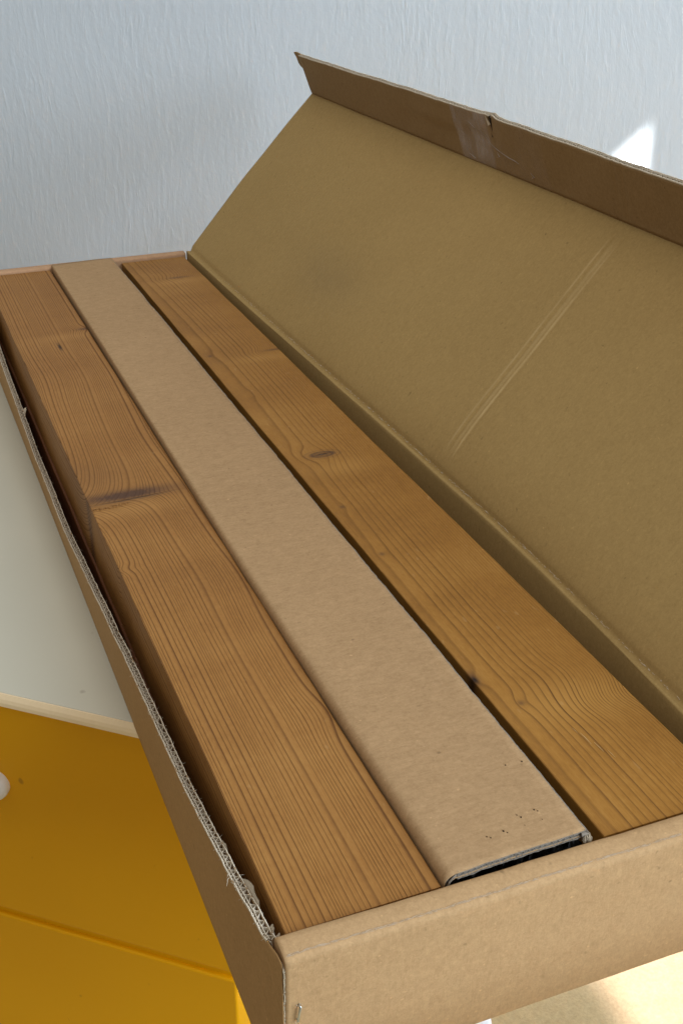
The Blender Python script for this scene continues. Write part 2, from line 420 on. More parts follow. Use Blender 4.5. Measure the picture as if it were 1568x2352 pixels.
def corrugation(P, L, depth, layers, jag, th=0.00028, coarse=0.0065, fine=0.0032, fuzz=0.0, seg=8, fuzzn=0, crush=0.0, fib=0.004):
    """cut or torn edge of double-wall board. P(t, across, down) -> point; t runs 0..L metres along the edge.
    layers: [(across position, 'liner'), (from, to, 'coarse'|'fine') ...]"""
    mb = MB()
    jn = smooth_noise(11, 0.004); jn2 = smooth_noise(12, 0.0013); cr = smooth_noise(15, 0.006)
    for lay in layers:
        if lay[-1] == 'liner':
            a0, a1, zd = lay[0], lay[1], lay[2]
            n = int(L / 0.0012); off = rnd.random() * 9
            ts = lin(0, L, n)
            top = [-(jag * (0.5 + 0.5 * jn(t + off)) + jag * 0.6 * jn2(t + off)) for t in ts]
            for (t0, h0), (t1, h1) in zip(zip(ts, top), list(zip(ts, top))[1:]):
                q = [P(t0, a0, h0), P(t1, a0, h1), P(t1, a1, h1), P(t0, a1, h0)]
                r_ = [P(t0, a0, zd), P(t1, a0, zd), P(t1, a1, zd), P(t0, a1, zd)]
                mb.quad(*q); mb.quad(q[0], q[1], r_[1], r_[0]); mb.quad(q[3], q[2], r_[2], r_[3])
        else:
            b0, b1, kind = lay; pitch = coarse if kind == 'coarse' else fine
            n = int(L / pitch * seg); off = rnd.random()
            mid, amp = (b0 + b1) / 2, (b1 - b0) / 2 - th / 2
            pv = None; ph = off
            for i in range(n + 1):
                t = L * i / n
                ph += (L / n) / pitch * (1 + crush * cr(t))
                s = math.sin(2 * math.pi * ph); s = max(-1, min(1, s * 1.25))
                a = mid + amp * s * (1 + 0.25 * crush * cr(t * 1.7 + 3))
                h = jag * (0.4 + 0.9 * jn2(t * 1.3 + off)) + jag * 0.5
                cur = (t, a, max(0.0002, h))
                if pv:
                    t0, a_0, h0 = pv; t1, a_1, h1 = cur
                    dx, dy = t1 - t0, a_1 - a_0; l = math.hypot(dx, dy); nx, ny = -dy / l * th / 2, dx / l * th / 2
                    A = [P(t0 + nx, a_0 + ny, h0), P(t1 + nx, a_1 + ny, h1), P(t1 - nx, a_1 - ny, h1), P(t0 - nx, a_0 - ny, h0)]
                    B = [P(t0 + nx, a_0 + ny, depth), P(t1 + nx, a_1 + ny, depth), P(t1 - nx, a_1 - ny, depth), P(t0 - nx, a_0 - ny, depth)]
                    mb.quad(*A); mb.quad(A[0], A[1], B[1], B[0]); mb.quad(A[3], A[2], B[2], B[3])
                pv = cur
    amin = min(l[0] for l in layers); amax = max(l[1] for l in layers)
    for k in range(fuzzn):                                   # loose paper fibres
        t = rnd.random() * L; a = rnd.choice([amin, amax, rnd.uniform(amin, amax)])
        p0 = Vector(P(t, a, 0.0005)); ln = fib * (0.3 + rnd.random() ** 2)
        d = Vector((rnd.uniform(-1, 1), rnd.uniform(-1, 1), rnd.uniform(-0.2, 1))).normalized() * ln
        p1 = p0 + d * 0.5 + Vector((rnd.uniform(-1, 1), rnd.uniform(-1, 1), rnd.uniform(-1, 1))) * ln * 0.15; p2 = p0 + d
        w_ = 0.00010
        mb.tube([p0, p1, p2], [w_, w_ * 0.8, w_ * 0.4], 3)
    return mb

# ================================================================= the setting
mb = MB(); n = 3
F = 6.0
mb.quad((-F, -F, -0.86), (F, -F, -0.86), (F, F, -0.86), (-F, F, -0.86))
fl = mb.build('floor', M_floor); fl['kind'] = 'structure'
CA = Vector((-0.0948, 0.4084, -0.107))                       # point on the cabinet's front edge
CU = Vector((0.7563, -0.6543, 0.0)); CN = Vector((-0.6543, -0.7563, 0.0))
W0 = CA - CN * 1.10
mb = MB()
def wp(s, z, t=0.0): p = W0 + CU * s - CN * t; return (p.x, p.y, z)
slab(mb, lambda u, v: wp(u, v), lambda u, v: wp(u, v, 0.1), lin(-2.6, 2.4, 3), lin(-0.86, 1.75, 3))
o = mb.build('wall', M_wall); o['kind'] = 'structure'

# ================================================================= cardboard box
H = 0.105
boxo = empty('cardboard_box', (0.14, 0.60, -H))
tag(boxo, 'long open brown cardboard box holding wooden planks, its lid tilted back', 'box')

# front panel with rolled rim
prof = [(0.0, -0.100), (0.0, -0.0035), (0.0003, -0.0012), (0.0012, -0.0001), (0.0, 0.0)]
PR = [(0.0022, -0.09), (0.0012, -0.004), (0.0004, -0.0008), (-0.0010, 0.0002), (-0.0045, 0.0004), (-0.0095, 0.0003),
      (-0.0135, -0.0002), (-0.0152, -0.0009), (-0.0160, -0.0022), (-0.0162, -0.0042), (-0.0156, -0.015), (-0.0125, -0.055), (-0.0085, -0.1035), (-0.0060, -0.105)]
jf = smooth_noise(31, 0.05); jf2 = smooth_noise(32, 0.014)
def frontp(x, i, far=False):
    y, z = PR[i]
    k = 1.0 if 1 <= i <= 10 else 0.3
    dz = (jf(x) * 0.0007 + jf2(x) * 0.00025) * (1 if i < 10 else 0.2)
    y += jf(x + 3) * 0.0006 * k - 0.0012 * (x / 0.28) * (1 if 1 <= i <= 10 else 0.5)
    return (x, y, z + dz)
mb = MB()
xs = lin(-0.0022, 0.2845, 130)
n0 = grid(mb, lambda x, i: frontp(x, int(i)), xs, list(range(len(PR))))
W = len(PR)
mb.f.append(tuple(range(n0, n0 + W))); mb.f.append(tuple(range(n0 + (len(xs) - 1) * W, n0 + len(xs) * W)))
for i in range(len(xs) - 1):
    a = n0 + i * W; mb.f.append((a, a + W, a + W + W - 1, a + W - 1))
front = mb.build('front_panel', M_front, boxo, smooth=False)
for p in front.data.polygons: p.use_smooth = len(p.vertices) == 4
# staple
mb = MB()
mb.tube([(0.0047, -0.0138, -0.0345), (0.0048, -0.0157, -0.0347), (0.0036, -0.0148, -0.0455), (0.0036, -0.0128, -0.0458)], 0.00062, 8)
mb.build('staple', M_steel, front, smooth=True)
mb = MB()
for q in range(14):
    x = 0.0042 + rnd.uniform(-0.0022, 0.0028); z = rnd.choice([-0.0342, -0.0350, -0.046]) + rnd.uniform(-0.0006, 0.0006)
    mb.tube([(x, -0.0142, z), (x + rnd.uniform(-.0005, .0005), -0.0152, z + rnd.uniform(0, .0006))], [0.00018, 0.00006], 3)
o = mb.build('paper_burr', M_torn, front); o['kind'] = 'stuff'

mb = MB()
for k in range(900):
    x = rnd.uniform(-0.001, 0.284); a = frontp(x, 6); b = frontp(x + 0.004, 6)
    oy, oz = rnd.uniform(-0.0007, 0.0005), rnd.uniform(-0.0003, 0.0003)
    l = rnd.uniform(0.0006, 0.0030)
    p = Vector((a[0], a[1] + oy + 0.0006, a[2] + 0.0003 + oz * 0.5 + min(0, oy) * 0.3)); q_ = p + Vector((l, (b[1] - a[1]) * l / 0.004 + rnd.uniform(-.0002, .0002), (b[2] - a[2]) * l / 0.004))
    mb.tube([p, q_], [0.00006, 0.00013], 3)
o = mb.build('scuffed_fibre', plain('worn pale paper fibres', (0.53, 0.405, 0.28), 0.9, 0.1), front); o['kind'] = 'stuff'

# rear panel (far end)
mb = MB()
PF = [(1.204, -0.100), (1.204, -0.002), (1.2045, 0.0), (1.2065, 0.0008), (1.214, 0.001), (1.2195, 0.0004), (1.222, -0.0015), (1.2228, -0.004), (1.221, -0.105)]
n0 = grid(mb, lambda x, i: (x, PF[int(i)][0] + jf(x + 9) * 0.0007, PF[int(i)][1] + jf(x + 5) * 0.0005), lin(-0.004, 0.2785, 40), list(range(len(PF)))); W = len(PF)
mb.f.append(tuple(range(n0, n0 + W))); mb.f.append(tuple(range(n0 + 39 * W, n0 + 40 * W)))
for i in range(39):
    a = n0 + i * W; mb.f.append((a, a + W, a + W + W - 1, a + W - 1))
M_rim = cardboard('kraft cardboard of the rear rim', (0.470, 0.285, 0.165), 0.8)
o = mb.build('rear_panel', M_rim, boxo)
for p in o.data.polygons: p.use_smooth = len(p.vertices) == 4

# left side panel, its top torn off
XO = [(-0.02, -0.0030), (0.004, -0.0050), (0.0241, -0.00704), (0.0458, -0.00848), (0.07, -0.0091), (0.1554, -0.00967), (0.3182, -0.01054), (0.5353, -0.01264), (0.7091, -0.01264), (0.8196, -0.01245), (0.9642, -0.0117), (1.055, -0.01064), (1.22, -0.006)]
TJ = smooth_noise(41, 0.035); TJ2 = smooth_noise(42, 0.009)
def topz(y): return interp(y, [(-0.0165, -0.0060), (-0.0125, -0.0030), (-0.008, -0.0022), (0.003, -0.0045), (0.010, -0.0065), (0.0241, -0.0045), (0.0458, -0.006), (0.07, -0.01), (0.1554, -0.022), (0.3182, -0.033), (0.5353, -0.049), (0.7091, -0.05), (0.8196, -0.043), (0.9642, -0.034), (1.055, -0.022), (1.2, -0.012)]) + (TJ(y) * 0.0009 + TJ2(y) * 0.0006) * (1 if y > 0.01 else 0.3)
TH = 0.0050
def leftx(y, z):
    k = min(1.0, max(0.0, (z + H) / (H + topz(y)))); k = k ** 1.2
    b = -0.0060 + 0.0022 * max(0, (0.03 - y) / 0.045)
    return b * (1 - k) + sinterp(y, XO) * k + 0.0006 * math.exp(-((y - 0.008) / 0.004) ** 2) * (-1 if z < -0.03 else 0)
ys = lin(-0.0135, 0.03, 30) + lin(0.034, 1.215, 300)
vs = [0, .04, .12, .25, .45, .7, .9, 0.97, 1.0]
def zl(y, v): t = topz(y); return -H + (t + H) * v
th_l = 0.00035
mb = MB()
slab(mb, lambda y, v: (leftx(y, zl(y, v)), y, zl(y, v)), lambda y, v: (leftx(y, zl(y, v)) + th_l, y, zl(y, v)), ys, vs)
left = mb.build('side_panel', M_side, boxo, smooth=True)
ys2 = [y for y in ys if y > 0.003]
mb = MB()
slab(mb, lambda y, v: (leftx(y, zl(y, v)) + TH - th_l, y, zl(y, v)), lambda y, v: (leftx(y, zl(y, v)) + TH, y, zl(y, v)), ys2, vs)
# solid heart of the board below the open flutes
slab(mb, lambda y, v: (leftx(y, zl(y, v) - 0.012) + 0.0005, y, zl(y, v) - 0.012), lambda y, v: (leftx(y, zl(y, v) - 0.012) + TH - 0.0006, y, zl(y, v) - 0.012), ys2, [0.12, .5, 1.0])
mb.build('inner_liner', M_side, left, smooth=True)
y_start = 0.0045
def PL(t, a, d):
    y = y_start + t; z = topz(y) - d
    return (leftx(y, z) + a, y, z)
def mk_left():
    return corrugation(PL, 1.198, 0.011, [(-0.0001, 0.00045, 0.0012, 'liner'), (0.0004, 0.0017, 'fine'), (0.0017, 0.0020, 0.011, 'liner'),
                       (0.0020, TH - 0.0003, 'coarse'), (TH - 0.0004, TH + 0.0001, 0.0012, 'liner')], 0.0007, th=0.00030, fuzzn=1500, crush=0.45, fib=0.0022)
o = mk_left().build('torn_edge', M_torn, left); o['kind'] = 'stuff'
o['label'] = 'pale torn top edge showing the wavy corrugated core'
# curled scraps of liner near the front corner and a nick further back
mb = MB()
def scrap(y, ln, up, inward, w_=0.004, seed=1):
    r = random.Random(seed); N = 9
    pts = []
    for i in range(N):
        k = i / (N - 1); yy = y + ln * k
        h = math.sin(math.pi * k) ** 0.8 * up * (1 + 0.25 * r.uniform(-1, 1))
        pts.append((yy, h))
    for (y0, h0), (y1, h1) in zip(pts, pts[1:]):
        x0 = leftx(y0, topz(y0)) + TH; x1 = leftx(y1, topz(y1)) + TH
        z0 = topz(y0); z1 = topz(y1)
        for s_ in (0, 0.0003):
            mb.quad((x0 + s_, y0, z0 - 0.004), (x1 + s_, y1, z1 - 0.004), (x1 + s_ + inward * h1 / up, y1, z1 + h1), (x0 + s_ + inward * h0 / up, y0, z0 + h0))
scrap(0.0245, 0.026, 0.0042, 0.0015, seed=2); scrap(0.075, 0.012, 0.0018, 0.0006, seed=3)
scrap(0.008, 0.005, 0.0040, 0.0012, seed=4); scrap(0.0015, 0.004, 0.0030, 0.0010, seed=5); scrap(0.812, 0.012, 0.005, 0.0035, seed=6)
for (yy, l, a) in ((0.055, 0.006, -1), (0.0575, 0.004, -1), (0.003, 0.003, 0.3), (0.006, 0.0025, -0.2)):
    x = leftx(yy, topz(yy)) + 0.001; z = topz(yy)
    mb.tube([(x, yy, z), (x + a * l * 0.4, yy - l * 0.3, z + 0.0005), (x + a * l * 0.7, yy - l * 0.8, z - 0.0015)], [0.0003, 0.0002, 0.0001], 4)
o = mb.build('torn_paper', M_torn, left); o['kind'] = 'stuff'
# raw upright cut edge at the near corner
mb = MB()
q = smooth_noise(51, 0.0012)
zz = lin(-0.104, -0.006, 120)
slab(mb, lambda z, v: (-0.0030 + 0.0010 * v + 0.00018 * q(z) - 0.0008 * max(0, (z + 0.012) / 0.012), -0.0140 - interp(z, [(-0.104, -0.0056), (-0.055, -0.0018), (-0.006, 0.0012)]) - 0.0004 * q(z * 1.3 + 1) , z),
     lambda z, v: (-0.0030 + 0.0010 * v, -0.010 + 0.004 * max(0, (-z - 0.05) / 0.05), z), zz, [0, 1])
o = mb.build('raw_edge', M_core, left)

# right side panel and bottom
XC = [(-0.02, 0.2860), (0.07, 0.2905), (0.2, 0.2955), (0.31, 0.2978), (0.53, 0.2945), (0.8, 0.2885), (1.0, 0.2842), (1.208, 0.2818)]
def crx(y): return sinterp(y, XC)
PW = [(-0.105, 0.2), (-0.06, 0.70), (-0.03, 0.90), (-0.012, 0.985), (-0.004, 1.01), (0.0, 1.0), (0.0012, 1.05)]
def rightp(y, i, off):
    z, k = PW[i]; xb = 0.2800
    return (xb + (crx(y) - xb) * k + off, y, z + (0.0004 * jf(y * 0.7) if i > 2 else 0))
mb = MB()
slab(mb, lambda y, i: rightp(y, int(i), 0), lambda y, i: rightp(y, int(i), 0.0045), lin(-0.010, 1.212, 160), list(range(len(PW))))
mb.build('side_panel', M_lid, boxo, smooth=True)
mb = MB(); box(mb, -0.0055, 0.284, -0.0055, 1.220, -0.1062, -0.1015)
mb.build('bottom_panel', M_side, boxo)

# lid
TA = math.radians(46.9); ca, sa = math.cos(TA), math.sin(TA); SL = 0.2776
nl = Vector((-sa, 0, ca))
ln1 = smooth_noise(61, 0.16); ln2 = smooth_noise(62, 0.05)
def crush_(y, c, w_): return math.exp(-((y - c) / w_) ** 2)
def lidp(s, y, off=0.0):
    dx = (crx(min(max(y, -0.02), 1.208)) - 0.2818)
    fade = math.exp(-(s / 0.030) ** 1.3)
    # rounded fold at the hinge
    x = 0.2818 + s * ca + dx * fade
    z = s * sa
    h = 0.0011 * ln1(y + s * 0.5) + 0.0005 * ln2(y * 0.6 + s)
    h -= 0.0016 * math.exp(-((s - 0.006) / 0.004) ** 2)                     # crease next to the hinge
    k = min(1.0, max(0.0, (s - 0.025) / 0.03)) if s < 0.262 else 0.0
    h += k * (-0.0007 * crush_(y, 0.4260 + 0.028 * s, 0.0017) + 0.0004 * crush_(y, 0.4295 + 0.028 * s, 0.0012) - 0.0008 * crush_(y, 0.4380 + 0.028 * s, 0.0018))
    yy = y
    if y > 1.15: yy = y + 0.0062 * math.sin(math.pi * min(1, s / SL)) * ((y - 1.15) / 0.058) - 0.004 * math.exp(-(s / 0.006) ** 2) * ((y - 1.15) / 0.058)
    p = Vector((x, yy, z)) + nl * (h - off)
    return p
ly = lin(-0.012, 0.419, 110) + lin(0.4202, 0.4502, 44) + lin(0.455, 1.150, 150) + lin(1.155, 1.2083, 12)
ls = [0, .002, .004, .006, .008, .011, .0125, .015, .02, .03, .045] + lin(0.06, 0.255, 22) + [.2615, .2625, .268, .273, SL]
mb = MB()
slab(mb, lambda s, y: lidp(s, y), lambda s, y: lidp(s, y, 0.0046), ls, ly)
lid = mb.build('lid', M_lid, boxo, smooth=False)
for p in lid.data.polygons: p.use_smooth = p.area < 1 and abs(p.normal.y) < 0.7
# pale scuffed fibres along the lower fold
mb = MB()
for k in range(420):
    y = rnd.uniform(0.0, 1.05); s = 0.0065 + rnd.uniform(-0.0007, 0.0007)
    if rnd.random() > 0.85 - 0.5 * abs(y - 0.3): continue
    a = lidp(s, y) + nl * 0.00015; b = lidp(s + rnd.uniform(-.0003, .0003), y + rnd.uniform(0.001, 0.004)) + nl * 0.0002
    mb.tube([a, (a + b) / 2 + nl * 0.0002, b], [0.00010, 0.00014, 0.00006], 3)
o = mb.build('scuffed_fibre', M_torn, lid); o['kind'] = 'stuff'
# flap
fd = Vector((-0.0189, 0, 0.0505)).normalized(); fnn = Vector((-fd.z, 0, fd.x))       # inner face normal (towards -x)
FT = 0.0046
def flapL(y): return sinterp(y, [(0.0, 0.0572), (0.35, 0.0574), (0.55, 0.0580), (0.655, 0.0588), (0.668, 0.0578), (0.78, 0.0586), (1.0, 0.0560), (1.208, 0.0540)])
fj = smooth_noise(71, 0.012)
def flapp(v, y, off=0.0, s=None):
    L = flapL(y) + 0.0003 * fj(y)
    s_ = v * L if s is None else L - s
    base = lidp(SL, y)
    # dent around the notch
    dn = 0.0035 * math.exp(-((y - 0.668) / 0.018) ** 2) * (s_ / 0.058) ** 1.5
    dn += 0.0016 * math.exp(-((y - 0.70) / 0.03) ** 2) * math.exp(-((s_ - 0.034) / 0.006) ** 2)
    step = (-0.0012 if y < 0.6655 else 0.0014) * math.exp(-((y - 0.6655) / 0.012) ** 2) * max(0, (s_ - 0.022) / 0.036)
    k = 0.0014 * math.sin((s_ - 0.030) / 0.010) * math.exp(-((s_ - 0.03) / 0.012) ** 2) * math.exp(-((y - 0.76) / 0.10) ** 2)
    cr_ = -0.0006 * (crush_(y, 0.452 - 0.10 * s_, 0.0018) + crush_(y, 0.440 - 0.1 * s_, 0.0020)) if s_ > 0.004 else 0
    p = base + fd * s_ + fnn * (-dn + step * 0.9 + k + cr_ + 0.0006 * ln2(y + s_)) * min(1.0, s_ / 0.008) - fnn * off
    return p
fy = lin(-0.012, 0.425, 60) + lin(0.428, 0.47, 26) + lin(0.475, 0.63, 24) + lin(0.633, 0.70, 60) + lin(0.703, 0.85, 40) + lin(0.86, 1.2075, 50)
fv = lin(0, 1, 18)
mb = MB()
slab(mb, lambda v, y: flapp(v, y), lambda v, y: flapp(v, y, 0.0004), fv, fy)
slab(mb, lambda v, y: flapp(v, y, FT - 0.0004), lambda v, y: flapp(v, y, FT), fv, fy)
slab(mb, lambda v, y: flapp(v * 0.86, y, 0.0006), lambda v, y: flapp(v * 0.86, y, FT - 0.0006), fv, fy)
mb.quad(flapp(0, 1.2078), flapp(1, 1.2078), flapp(1, 1.2078, FT), flapp(0, 1.2078, FT))
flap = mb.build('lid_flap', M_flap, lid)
for p in flap.data.polygons: p.use_smooth = abs(p.normal.y) < 0.8
def PFp(t, a, d):
    y = -0.012 + t; return flapp(1, y, a, s=d - 0.0001)
mb = corrugation(PFp, 1.2195, 0.007, [(-0.0001, 0.00045, 0.0010, 'liner'), (0.0004, 0.0028, 'coarse'), (0.0028, 0.0031, 0.006, 'liner'),
                 (0.0031, FT - 0.0003, 'fine'), (FT - 0.0004, FT + 0.0001, 0.0012, 'liner')], 0.0003, th=0.00030, fuzzn=60, crush=0.15, fib=0.002)
o = mb.build('cut_edge', M_torn, lid); o['kind'] = 'stuff'; o['label'] = 'pale cut edge showing corrugation'
# little torn tab at the far tip, and torn notch
mb = MB()
tipo = [(1.2075, .999, 0), (1.222, 1.03, 0), (1.234, 1.0, 0), (1.2325, .95, 0), (1.229, .88, 0), (1.229, .74, 0), (1.224, .66, 0), (1.213, .60, 0), (1.2075, .58, 0)]
def tp(y, v, off): p = flapp(v, 1.2070, off); return (p.x, y, p.z)
ctr = (1.214, .82)
for off in (0.0030, FT):
    for a, b in zip(tipo, tipo[1:]): mb.tri(tp(ctr[0], ctr[1], off), tp(a[0], a[1], off), tp(b[0], b[1], off))
for a, b in zip(tipo, tipo[1:]): mb.quad(tp(a[0], a[1], .003), tp(b[0], b[1], .003), tp(b[0], b[1], FT), tp(a[0], a[1], FT))
mb.build('torn_tab', M_flap, lid)
mb = MB()
def fp2(y, s, off=0.0): return flapp(1, y, off, s=s)
mb.tri(fp2(0.6720, 0.0005, -0.0010), fp2(0.6640, 0.0085, -0.0016), fp2(0.6690, 0.0105, -0.0006))
mb.tri(fp2(0.6720, 0.0005, -0.0010), fp2(0.6665, 0.0005, -0.0022), fp2(0.6640, 0.0085, -0.0016))
mb.tri(fp2(0.6690, -0.001, 0.001), fp2(0.6600, -0.0012, 0.0015), fp2(0.6645, 0.003, -0.0008))
mb.tri(fp2(0.6720, -0.0010, 0.003), fp2(0.6560, -0.0016, 0.0035), fp2(0.6630, 0.0005, 0.001))
mb.build('torn_paper', M_torn, lid)
mb = MB()   # dark sliver laid on the flap as the painted shade of the notch
mb.quad(fp2(0.6665, 0.0004, -0.0004), fp2(0.6638, 0.0006, -0.0004), fp2(0.6652, 0.022, -0.00035), fp2(0.6660, 0.022, -0.00035))
mb.build('notch_shade', M_hole_shade, lid)
# tape
def m_tape():
    m = Mat('clear packing tape', 0.18, 0.8)
    n = m.noise((60, 700, 60), 2, 0.6); n2 = m.noise((30, 45, 30), 3, 0.6, off=3)
    streak = m.noise((20, 420, 20), 2, 0.6, off=7)
    left_part = ((m.y - 0.668) * 120.0).clamp()
    al = (0.08 + ((n2 - 0.46) * 4.0).clamp() * 0.16 + ((streak - 0.52) * 4.0).clamp() * 0.12) * (0.4 + left_part * 1.9)
    # torn lower limit of the hazy part
    m.color((0.62, 0.54, 0.52)); m.t.links.new(al.clamp().k, m.b.inputs['Alpha'])
    m.bump(n + n2, 0.0006, 0.9); m.mat.blend_method = 'BLEND' if hasattr(m.mat, 'blend_method') else None
    return m.mat
M_tape = m_tape()
mb = MB()
ty = lin(0.5655, 0.7480, 90)
grid(mb, lambda v, y: flapp(v, y, -0.00025), lin(0.02, 0.992, 22), ty)
tape = mb.build('tape', M_tape, lid, smooth=True); tape['label'] = 'clear wrinkled tape stuck across the notched flap'
mb = MB()   # bright wrinkles in the tape
def wr(pts, r): mb.tube([flapp(v, y, -0.0004) for (y, v) in pts], r, 4)
wr([(0.672, 0.47), (0.664, 0.42), (0.655, 0.385), (0.640, 0.345), (0.628, 0.33), (0.620, 0.30)], [0.0001, 0.0003, 0.0002, 0.0004, 0.0004, 0.0001])
wr([(0.664, 0.36), (0.660, 0.29), (0.666, 0.26)], [0.0001, 0.0005, 0.0001])
wr([(0.600, 0.22), (0.594, 0.16), (0.599, 0.13)], [0.0001, 0.0003, 0.0004])
wr([(0.712, 0.78), (0.704, 0.72), (0.700, 0.68)], [0.0001, 0.0003, 0.0001])
wr([(0.6950, 0.70), (0.683, 0.60), (0.672, 0.47)], [0.00005, 0.00015, 0.0001])
wr([(0.730, 0.12), (0.722, 0.09), (0.717, 0.07)], [0.0001, 0.0005, 0.0003])
mb.build('tape_wrinkle', plain('white creased tape', (0.42, 0.35, 0.30), 0.4, 0.5), lid)['kind'] = 'stuff'

# ================================================================= planks
def plank(name, x0, x1, y0, y1, ztop, thick, mat, seed, bev=0.0016):
    mb = MB(); e = smooth_noise(seed, 0.05); e2 = smooth_noise(seed + 1, 0.012)
    wth = x1 - x0
    sec = []
    b = bev
    for (cx, cz, sx, sz) in ((0, 0, 1, -1), (1, 0, -1, -1), (1, -1, -1, 1), (0, -1, 1, 1)):
        px = cx * wth; pz = cz * thick
        if (cx, cz) in ((0, 0), (1, -1)):
            arc = [(px, pz + sz * b), (px + sx * b * .29, pz + sz * b * .29), (px + sx * b, pz)]
        else:
            arc = [(px + sx * b, pz), (px + sx * b * .29, pz + sz * b * .29), (px, pz + sz * b)]
        sec += arc
    n = int((y1 - y0) / 0.008); yy = lin(0, y1 - y0, n)
    W = len(sec); n0 = 0
    for y in yy:
        for (px, pz) in sec:
            s_ = -1 if px < wth / 2 else 1
            mb.v.append((px + s_ * (0.00025 * e(y + px * 3) + 0.00012 * e2(y + px)), y, pz + (0.00015 * e(y * 0.8 + px * 5) if pz > -thick / 2 else 0)))
    for i in range(n - 1):
        for j in range(W):
            j2 = (j + 1) % W; a = i * W
            mb.f.append((a + j, a + j2, a + W + j2, a + W + j))
    mb.f.append(tuple(range(W))); mb.f.append(tuple(range((n - 1) * W, n * W)))
    o = mb.build(name, mat)
    for p in o.data.polygons: p.use_smooth = False
    o.location = (x0, y0, ztop)
    return o
p1 = plank('wooden_plank', 0.0044, 0.0900, 0.0030, 1.2025, -0.0030, 0.057, M_wood1, 81, 0.0008)
tag(p1, 'brown plank with long spike knot lying beside the torn left side of the box', 'plank', 'wooden planks in the box')
p2 = plank('wooden_plank', 0.1890, 0.2772, 0.0030, 1.2000, -0.0030, 0.057, M_wood2, 85, 0.0010)
p2.rotation_euler.z = 0.0016
tag(p2, 'brown plank with arched grain and small eye knot lying next to the raised lid', 'plank', 'wooden planks in the box')
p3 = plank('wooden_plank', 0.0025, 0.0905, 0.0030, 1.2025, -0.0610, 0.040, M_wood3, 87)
tag(p3, 'dark reddish plank almost hidden underneath the plank with the spike knot', 'plank', 'wooden planks in the box')
# small marks on the planks
mb = MB()
a = Vector((0.2246, 0.085, -0.0028))
for (ox, oy, l, r) in ((0.0, 0.0, 0.012, 0.00022), (0.003, -0.011, 0.010, 0.00018), (0.0065, -0.020, 0.008, 0.00014), (-0.002, 0.006, 0.006, 0.0001)):
    mb.tube([a + Vector((ox, oy, 0)), a + Vector((ox + 0.0002, oy - l * .5, 0.0002)), a + Vector((ox + 0.0005, oy - l, 0))], [r * .3, r, r * .3], 4)
o = mb.build('splinter', plain('pale splintered wood', (0.62, 0.44, 0.22), 0.8, 0.2), p2); o['kind'] = 'stuff'
# broken fibres below the spike knot
mb = MB()
for k in range(90):
    x = 0.0045 + rnd.random() ** 1.4 * 0.032; y = 0.4905 + (x - 0.03) * 0.08 + rnd.uniform(-0.0035, 0.002)
    l = rnd.uniform(0.0008, 0.0022)
    mb.tube([(x, y, -0.003), (x + rnd.uniform(-.0008, .0008), y - l, -0.0026)], [0.00022, 0.0001], 3)
o = mb.build('broken_fibre', plain('brown broken fibres', (0.30, 0.15, 0.055), 0.9, 0.1), p1); o['kind'] = 'stuff'

# ================================================================= cardboard cover strip
strip = empty('cardboard_strip', (0.13, 0.6, -0.101))
tag(strip, 'long flat cardboard strip lying between the two wooden planks', 'cardboard')
sxl = [(0.0, 0.0915), (0.09, 0.0912), (0.37, 0.0905), (0.8, 0.0918), (1.19, 0.0925)]
sxr = [(0.0, 0.1776), (0.10, 0.1780), (0.32, 0.1772), (0.6, 0.1772), (1.19, 0.1742)]
se = smooth_noise(91, 0.03); se2 = smooth_noise(92, 0.006)
R = 0.0062
sec = [(0.0, -0.050), (0.0, -0.022), (0.0, -R)] + [(R * (1 - math.cos(t)), -R * (1 - math.sin(t))) for t in [math.radians(a) for a in (15, 30, 45, 60, 75, 90)]]
ku = lin(0.02, 1.0, 16)
def stripp(y, j, off=0.0):
    xl, xr = sinterp(y, sxl), sinterp(y, sxr) + 0.0004 * se(y) + 0.00025 * se2(y)
    rr = 0.35 + 0.65 * max(0, 1 - y / 0.6)
    top = 0.0030 + 0.0005 * se(y * 0.3 + 4) + max(0, (y - 1.12) / 0.09) * 0.0004
    if j < len(sec):
        sx, sz = sec[j]
        if j > 2: sx, sz = sx * rr, sz * rr
        x = xl + sx; z = top + sz
        nx, nz = -1, 0
        if j > 2: t = math.radians((15, 30, 45, 60, 75, 90)[j - 3]); nx, nz = -math.cos(t), math.sin(t)
    else:
        k = ku[j - len(sec)]; x0 = xl + R * rr; x = x0 + (xr - x0) * k; z = top + 0.0008 * k + 0.0004 * math.sin(k * 5 + y * 9); nx, nz = 0, 1
    ye = y
    if y < 0.02: ye = y + (0.0004 + 0.0030 * (x - 0.09) / 0.09 + 0.0003 * se2(x * 3)) * (1 - y / 0.02)
    return (x - nx * off, ye, z - nz * off)
NJ = len(sec) + len(ku)
sy = [0.0, 0.004, 0.01, 0.02] + lin(0.03, 1.2045, 150)
SO = 0.0022
mb = MB()
slab(mb, lambda y, j: stripp(y, int(j)), lambda y, j: stripp(y, int(j), 0.0004), [y + SO for y in sy], list(range(NJ)))
slab(mb, lambda y, j: stripp(y, int(j), 0.0030), lambda y, j: stripp(y, int(j), 0.0034), [y + SO for y in sy], list(range(NJ)))
slab(mb, lambda y, j: stripp(y, int(j), 0.0005), lambda y, j: stripp(y, int(j), 0.0029), [y + SO for y in sy[3:]], list(range(NJ - 1)))
o = mb.build('cover_sheet', M_strip, strip)
for p in o.data.polygons: p.use_smooth = abs(p.normal.y) < 0.5 and p.area > 2e-7
